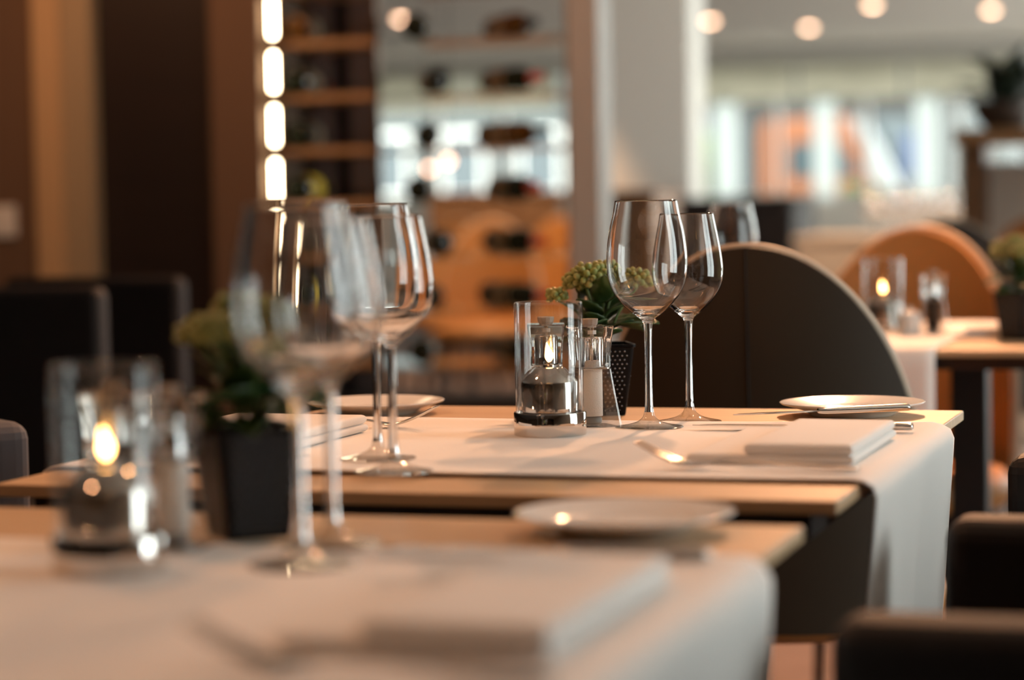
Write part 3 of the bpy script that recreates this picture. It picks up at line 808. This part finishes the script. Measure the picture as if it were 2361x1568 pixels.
# light strip: one segment between each pair of shelves
ls = thing('light_strip', 'bright vertical warm light strip at the left of the wine cabinet', 'light strip', (lx(631, 200, Y0 - .01), Y0 - .01, 0))
new('channel', box(B(), -.010, .010, .003, .009, .42, CEIL - .01), 'bronze', ls)
for z in ZS:
    if z > .65: new('light_segment', box(B(), -.006, .006, -.003, .003, z + .032, z + .136), 'led', ls)
# lying bottles
def bottle_proto(body, foil, label_m, name):
    t = thing('wine_bottle', name, 'wine bottle', (0, 0, 0), 0, 'lying wine bottles')
    prof = [(0, .004), (.030, 0), (.037, .004), (.038, .01), (.038, .185), (.034, .205), (.020, .228), (.0150, .245), (.0145, .255)]
    new('bottle_body', lathe(B(), prof, 20), body, t, True)
    new('foil_cap', lathe(B(), [(.0152, .250), (.0152, .296), (.014, .300), (0, .300)], 20), foil, t, True)
    new('label', lathe(B(), [(.0384, .06), (.0384, .14)], 20), label_m, t, True)
    for c in t.children:                              # lie down along +y, rest on z=0
        c.rotation_euler = (-PI / 2, 0, 0); c.location = (0, 0, .0385)
    return t
protos = {'dark': bottle_proto('bottle_glass', 'foil_red', 'paper_cream', 'b'), 'gold': bottle_proto('bottle_glass', 'foil_gold', 'paper_yellow', 'b'), 'amber': bottle_proto('bottle_amber', 'foil_dark', 'paper_cream', 'b')}
used = set()
ordn = ['lowest', 'second lowest', 'third', 'fourth', 'fifth', 'sixth', 'seventh', 'eighth', 'ninth', 'tenth']
for k in range(0, 9):
    z = ZS[k]
    rows = [(lx(965, 300, Y0 + .17), 'dark', .35 + .12 * ((k * 7) % 3 - 1), .008, 'left of the see-through bay'), (lx(1190, 300, Y0 + .17), 'amber' if k in (4, 6) else 'dark', -2.30 + .12 * ((k * 5) % 3 - 1), .008, 'right of the see-through bay'),
            (lx(720, 300, Y0 + .17), 'gold' if k in (1, 3, 7) else ('amber' if k == 6 else 'dark'), .16 - .10 * (k % 2), .018, 'in the wood-backed bay')]
    for x, kind, rz, th, where in rows:
        lab = '%s wine bottle lying %s, %s shelf from the cabinet base' % ({'dark': 'dark', 'gold': 'yellow labelled', 'amber': 'amber'}[kind], where, ordn[k])
        if kind == 'dark' and 'wood' in where: lab = lab
        pr = protos[kind]
        # centre of the bottle near the shelf middle
        c = Vector((x, (Y0 + Y1) / 2 - .005, z + th + .0005)); dirv = Vector((-math.sin(rz), math.cos(rz), 0))
        hx = abs(dirv.x) * .15
        c.x = min(max(c.x, (cx0 + .035 if 'wood' in where else cxm + .012) + hx + .035), (cxb - .012 if 'wood' in where else cx1 - .006) - hx - .035)
        put(pr, kind not in used, c - dirv * .15, lab, rz); used.add(kind)

# ================================================================== THE FAR ROOM
def cab_box(name, label, px0, px1, depth, z0, z1, m, thick=.45, cat='sideboard', doors=0, group=None):
    a_, b_ = at(px0, 500, depth), at(px1, 500, depth); Yc = (a_.y + b_.y) / 2; x0, x1 = on_y(px0, 500, Yc).x, on_y(px1, 500, Yc).x
    t = thing(name, label, cat, ((x0 + x1) / 2, Yc, z0), 0, group); hw = (x1 - x0) / 2
    new('carcass', box(B(), -hw, hw, .02, thick, 0, z1 - z0 - .03), m, t)
    new('top', box(B(), -hw - .01, hw + .01, 0, thick + .01, z1 - z0 - .03, z1 - z0), m, t, bevel=.004)
    for d in range(doors):
        w_ = 2 * hw / doors
        dr = new('door', box(B(), -hw + d * w_ + .006, -hw + (d + 1) * w_ - .006, 0, .02, .05, z1 - z0 - .05), m, t, bevel=.003)
        new('handle', box(B(), -hw + (d + 1) * w_ - .05, -hw + (d + 1) * w_ - .035, -.015, 0, (z1 - z0) * .5, (z1 - z0) * .5 + .12), 'steel', dr)
    return t, x0, x1, Yc
cab_box('sideboard', 'brown wooden sideboard in front of the pale pier', 1396, 1505, 9.5, 0, 1.03, 'brown_wood', .45, 'sideboard', 1)
cab_box('counter', 'dark brown counter below the street windows', 1560, 1830, 12.5, 0, 1.00, 'dark_wood', .6, 'counter', 3)
cab_box('counter', 'warm brown counter seen through the wine cabinet', 985, 1290, 13.5, 0, 1.06, 'brown_wood', .6, 'counter', 3)
t, bx0, bx1, bY = cab_box('serving_buffet', 'pale buffet carrying rows of polished glasses', 1832, 2420, 9.4, 0, .835, 'tan_box', .7, 'buffet', 4)
# polished glasses standing on the buffet
def small_glass():
    t = thing('buffet_glass', 'g', 'glass', (0, 0, 0), 0, 'glasses on the buffet')
    new('goblet', lathe(B(), [(0, 0), (.032, 0), (.032, .002), (.006, .006), (.0045, .05), (.006, .062), (.022, .075), (.034, .10), (.033, .135), (.028, .160), (.0268, .160), (.0315, .135), (.0325, .10), (.021, .077), (0, .066)], 24), 'crystal', t, True)
    return t
BG = small_glass(); n = 0
for r in range(3):
    for i in range(12):
        x = bx0 + .28 + i * .074 + r * .02; y = bY + .16 + r * .16
        put(BG, n == 0, (x, y, .835), 'small stemmed glass on the pale buffet, %s row, %s from the left' % (('front', 'middle', 'back')[r], ('first', 'second', 'third', 'fourth', 'fifth', 'sixth', 'seventh', 'eighth', 'ninth', 'tenth', 'eleventh', 'twelfth')[i])); n += 1
# a lone glass on the third table, right behind the sharp pair
p = on_z(1690, 792, TZ)
put(GA, False, (p.x, p.y, TZ), 'blurred wine glass showing above the dark brown shell chair')
# third table: runner, napkin, salt dish
def front_runner(x0, x1, y0, y1, drop, label):
    R = .02; L = y1 - y0; e = R * PI / 2; bm = B()
    def f(u, v):
        s = u * (L + e + drop) - (drop + e); x = x0 + (x1 - x0) * v; z = TZ + .002
        if s >= 0: return (x, y0 + s, z)
        d = -s
        if d < e: return (x, y0 - R * math.sin(d / R), z - (R - R * math.cos(d / R)))
        return (x, y0 - R + .004 * math.sin(18 * x) * min(1, (d - e) / .2), z - R - (d - e))
    grid(bm, f, 60, 16); o = new('table_runner', bm, 'linen', None, True); solidify(o, .0016, 1)
    return tag(o, label, 'table runner', 'white table runners')
rx = p3.x
front_runner(rx - .30, rx - .004, T3[2], T3[3] - .02, .22, 'white runner hanging toward the viewer from the table behind the brown chair')
a = on_z(2196, 782, TZ)
napkin((a.x, a.y, TZ + .001), .02, 0, .11, .22, 'folded white napkin beside the small pepper mill')
t = thing('salt_dish', 'small white salt pot between candle and pepper mill', 'pot', on_z(2098, 774, TZ + .003))
new('pot_body', lathe(B(), [(0, 0), (.016, 0), (.018, .004), (.0185, .03), (.015, .038), (.010, .041), (0, .042)], 24), 'porcelain', t, True)
new('lid_knob', lathe(B(), [(0, .042), (.004, .042), (.005, .047), (0, .049)], 16), 'porcelain', t, True)

# wooden stand with a dark plant at the far right
t = thing('plant_stand', 'warm brown wooden stand under a dark plant', 'stand', tuple(Vector((at(2330, 500, 8.2).x, at(2330, 500, 8.2).y, 0))))
sz = at(2330, 300, 8.2).z
new('stand_top', box(B(), -.17, .25, -.2, .2, sz - .05, sz), 'shelf_wood', t, bevel=.004)
new('upright', box(B(), -.15, -.07, -.15, .15, 0, sz - .05), 'brown_wood', t)
new('upright', box(B(), .17, .25, -.15, .15, 0, sz - .05), 'brown_wood', t)
new('white_panel', box(B(), -.07, .17, -.02, .02, .6, sz - .11), 'white_paint', t)
sp = t.location
t = thing('leafy_plant', 'dark bushy plant in a dark bowl on the wooden stand', 'plant', (sp.x - .02, sp.y, sz))
new('bowl', lathe(B(), [(0, 0), (.06, 0), (.10, .05), (.11, .10), (.10, .10), (.09, .05), (0, .03)], 28), 'terracotta', t, True)
rnd = random.Random(4)
for k in range(46):
    a_ = rnd.uniform(0, 2 * PI); el = rnd.uniform(.1, 1.3)
    o = new('leaf', leaf_mesh(rnd.uniform(.10, .17), .03, .3, k), 'dark_leaf', t, True)
    o.location = (.03 * math.cos(a_), .03 * math.sin(a_), .08 + rnd.uniform(0, .10)); o.rotation_euler = (0, -el, a_)

# ================================================================== OUTSIDE
struct(new('street', box(B(), -60, 40, YW + .2, 90, -.12, -.02), 'asphalt'), 'grey street outside')
# orange van
VD = 31.0
va = at(1750, 400, VD); VY = va.y
def vx(px): return on_y(px, 400, VY).x
def vz(py, px=1900): return on_y(px, py, VY).z
van = thing('delivery_van', 'orange delivery van parked outside the street window', 'van', (vx(1750), VY, 0))
ox = vx(1750); P = lambda px, py: (vx(px) - ox, vz(py))
body = [(0, .35), (0, P(1750, 300)[1]), (.07, P(1775, 272)[1]), P(1960, 268), P(2062, 445), (P(2062, 445)[0] + .75, P(2062, 445)[1] - .12), (P(2062, 445)[0] + .85, .35)]
new('cab', prism(B(), body, 0, 1.7), 'orange_paint', van, bevel=.03)
new('side_window', prism(B(), [P(1818, 408), P(1818, 340), P(1832, 328), P(1938, 328), P(1985, 408)], -.015, 0), 'dark_glass', van)
new('windscreen_pillar', prism(B(), [P(1962, 272), P(1990, 272), P(2075, 440), P(2028, 440)], -.05, .25), 'pillar_glare', van)  # bright reflection on the sloping screen, put into the colour
new('windscreen', prism(B(), [P(1966, 278), P(1982, 278), P(2068, 436), P(2034, 436)], .25, 1.62), 'dark_glass', van)
for x in (.45, 1.75):
    bm = B(); lathe(bm, [(0, -.1), (.25, -.1), (.33, -.06), (.33, .1), (0, .1)], 28)
    o = new('wheel', bm, 'tyre', van, True, (x, .06, .33)); o.rotation_euler = (PI / 2, 0, 0)
    lathe_h = B(); lathe(lathe_h, [(0, -.12), (.16, -.12), (.18, -.1), (0, -.1)], 20)
    h_ = new('hub', lathe_h, 'steel', o)
# white van behind and blue sign
vy2 = at(2200, 300, 40).y
def q(px, py): p_ = on_y(px, py, vy2); return (p_.x, p_.z)
qx = q(2170, 300)[0]
car = thing('white_van', 'white van parked farther off beyond the third curtain', 'van', (qx, vy2, 0))
bd = [(0, .4), (0, q(2170, 260)[1]), (.15, q(2190, 232)[1]), (q(2230, 232)[0] - qx, q(2230, 232)[1]), (q(2275, 300)[0] - qx, q(2275, 300)[1]), (q(2340, 330)[0] - qx, q(2340, 330)[1]), (q(2345, 440)[0] - qx, .4)]
new('body', prism(B(), bd, 0, 1.8), 'white_car', car, bevel=.03)
new('side_window', prism(B(), [(.5, q(2170, 330)[1]), (.5, q(2170, 290)[1]), (1.1, q(2170, 290)[1]), (1.35, q(2170, 330)[1])], -.01, 0), 'dark_glass', car)
for x in (.5, 1.7):
    bm = B(); lathe(bm, [(0, -.1), (.25, -.1), (.33, -.06), (.33, .1), (0, .1)], 24); o = new('wheel', bm, 'tyre', car, True, (x, .06, .33)); o.rotation_euler = (PI / 2, 0, 0)
sg = thing('street_sign', 'slim blue sign board standing between the two vans', 'sign', (on_y(2098, 300, vy2 - 3).x, vy2 - 3, 0))
new('post', box(B(), -.03, .03, -.03, .03, 0, 1.3), 'steel', sg); new('board', box(B(), -.10, .10, -.05, -.03, 1.3, 2.0), 'blue_paint', sg)
# hedges
def hedge(px, depth, w_, h_, label, seed):
    p_ = at(px, 440, depth); bm = B(); rnd = random.Random(seed)
    for k in range(420):
        a_ = rnd.uniform(0, 2 * PI); r = math.sqrt(rnd.random()) * w_ / 2; z = rnd.uniform(.05, h_) * (1 - .3 * (r / (w_ / 2)) ** 2)
        c_ = Vector((r * math.cos(a_), r * math.sin(a_) * .6, z)); R = Euler((rnd.uniform(0, 3), rnd.uniform(0, 3), rnd.uniform(0, 3))).to_matrix()
        bm.faces.new([bm.verts.new(c_ + R @ Vector(v_)) for v_ in ((-.09, -.05, 0), (.09, -.05, 0), (.11, .05, 0), (-.07, .06, 0))])
    t = thing('shrub', label, 'shrub', (p_.x, p_.y, 0)); o = new('foliage', bm, 'hedge', t); o['kind'] = 'stuff'
    new('trunk', tube(B(), [(0, 0, 0), (0, 0, h_ * .6)], .03, 8), 'dark_wood', t)
hedge(2005, 27.5, 1.0, 1.2, 'green shrub in front of the orange van', 1)
hedge(1632, 29, .5, 1.75, 'narrow green shrub at the left end of the street windows', 2)
# house across the street
HY = 46.0
hx0, hx1 = on_y(1560, 300, HY).x, on_y(2600, 300, HY).x
hs = thing('street_house', 'grey house across the street with dark windows', 'building', ((hx0 + hx1) / 2, HY, 0))
hw = (hx1 - hx0) / 2
new('facade', box(B(), -hw, hw, 0, 6, 0, 7), 'facade', hs)
new('plinth', box(B(), -hw, hw, -.06, 0, 0, .7), 'facade_pale', hs)
for i in range(5):
    x = -hw + .9 + i * (2 * hw - 1.8) / 4
    wn = new('window', box(B(), x - .5, x + .5, -.05, 0, 1.0, 2.6), 'facade_pale', hs); new('pane', box(B(), x - .42, x + .42, -.07, -.05, 1.08, 2.52), 'dark_glass', wn)
gx0, gx1 = on_y(800, 300, HY).x, on_y(1345, 300, HY).x
hs = thing('street_house', 'pale house across the street seen through the wine cabinet', 'building', ((gx0 + gx1) / 2, HY, 0)); hw = (gx1 - gx0) / 2
new('facade', box(B(), -hw, hw, 0, 6, 0, 7), 'facade_pale', hs)
for i in range(3):
    x = -hw + .9 + i * (2 * hw - 1.8) / 2
    wn = new('window', box(B(), x - .45, x + .45, -.05, 0, 1.2, 2.5), 'white_paint', hs); new('pane', box(B(), x - .38, x + .38, -.07, -.05, 1.28, 2.42), 'dark_glass', wn)
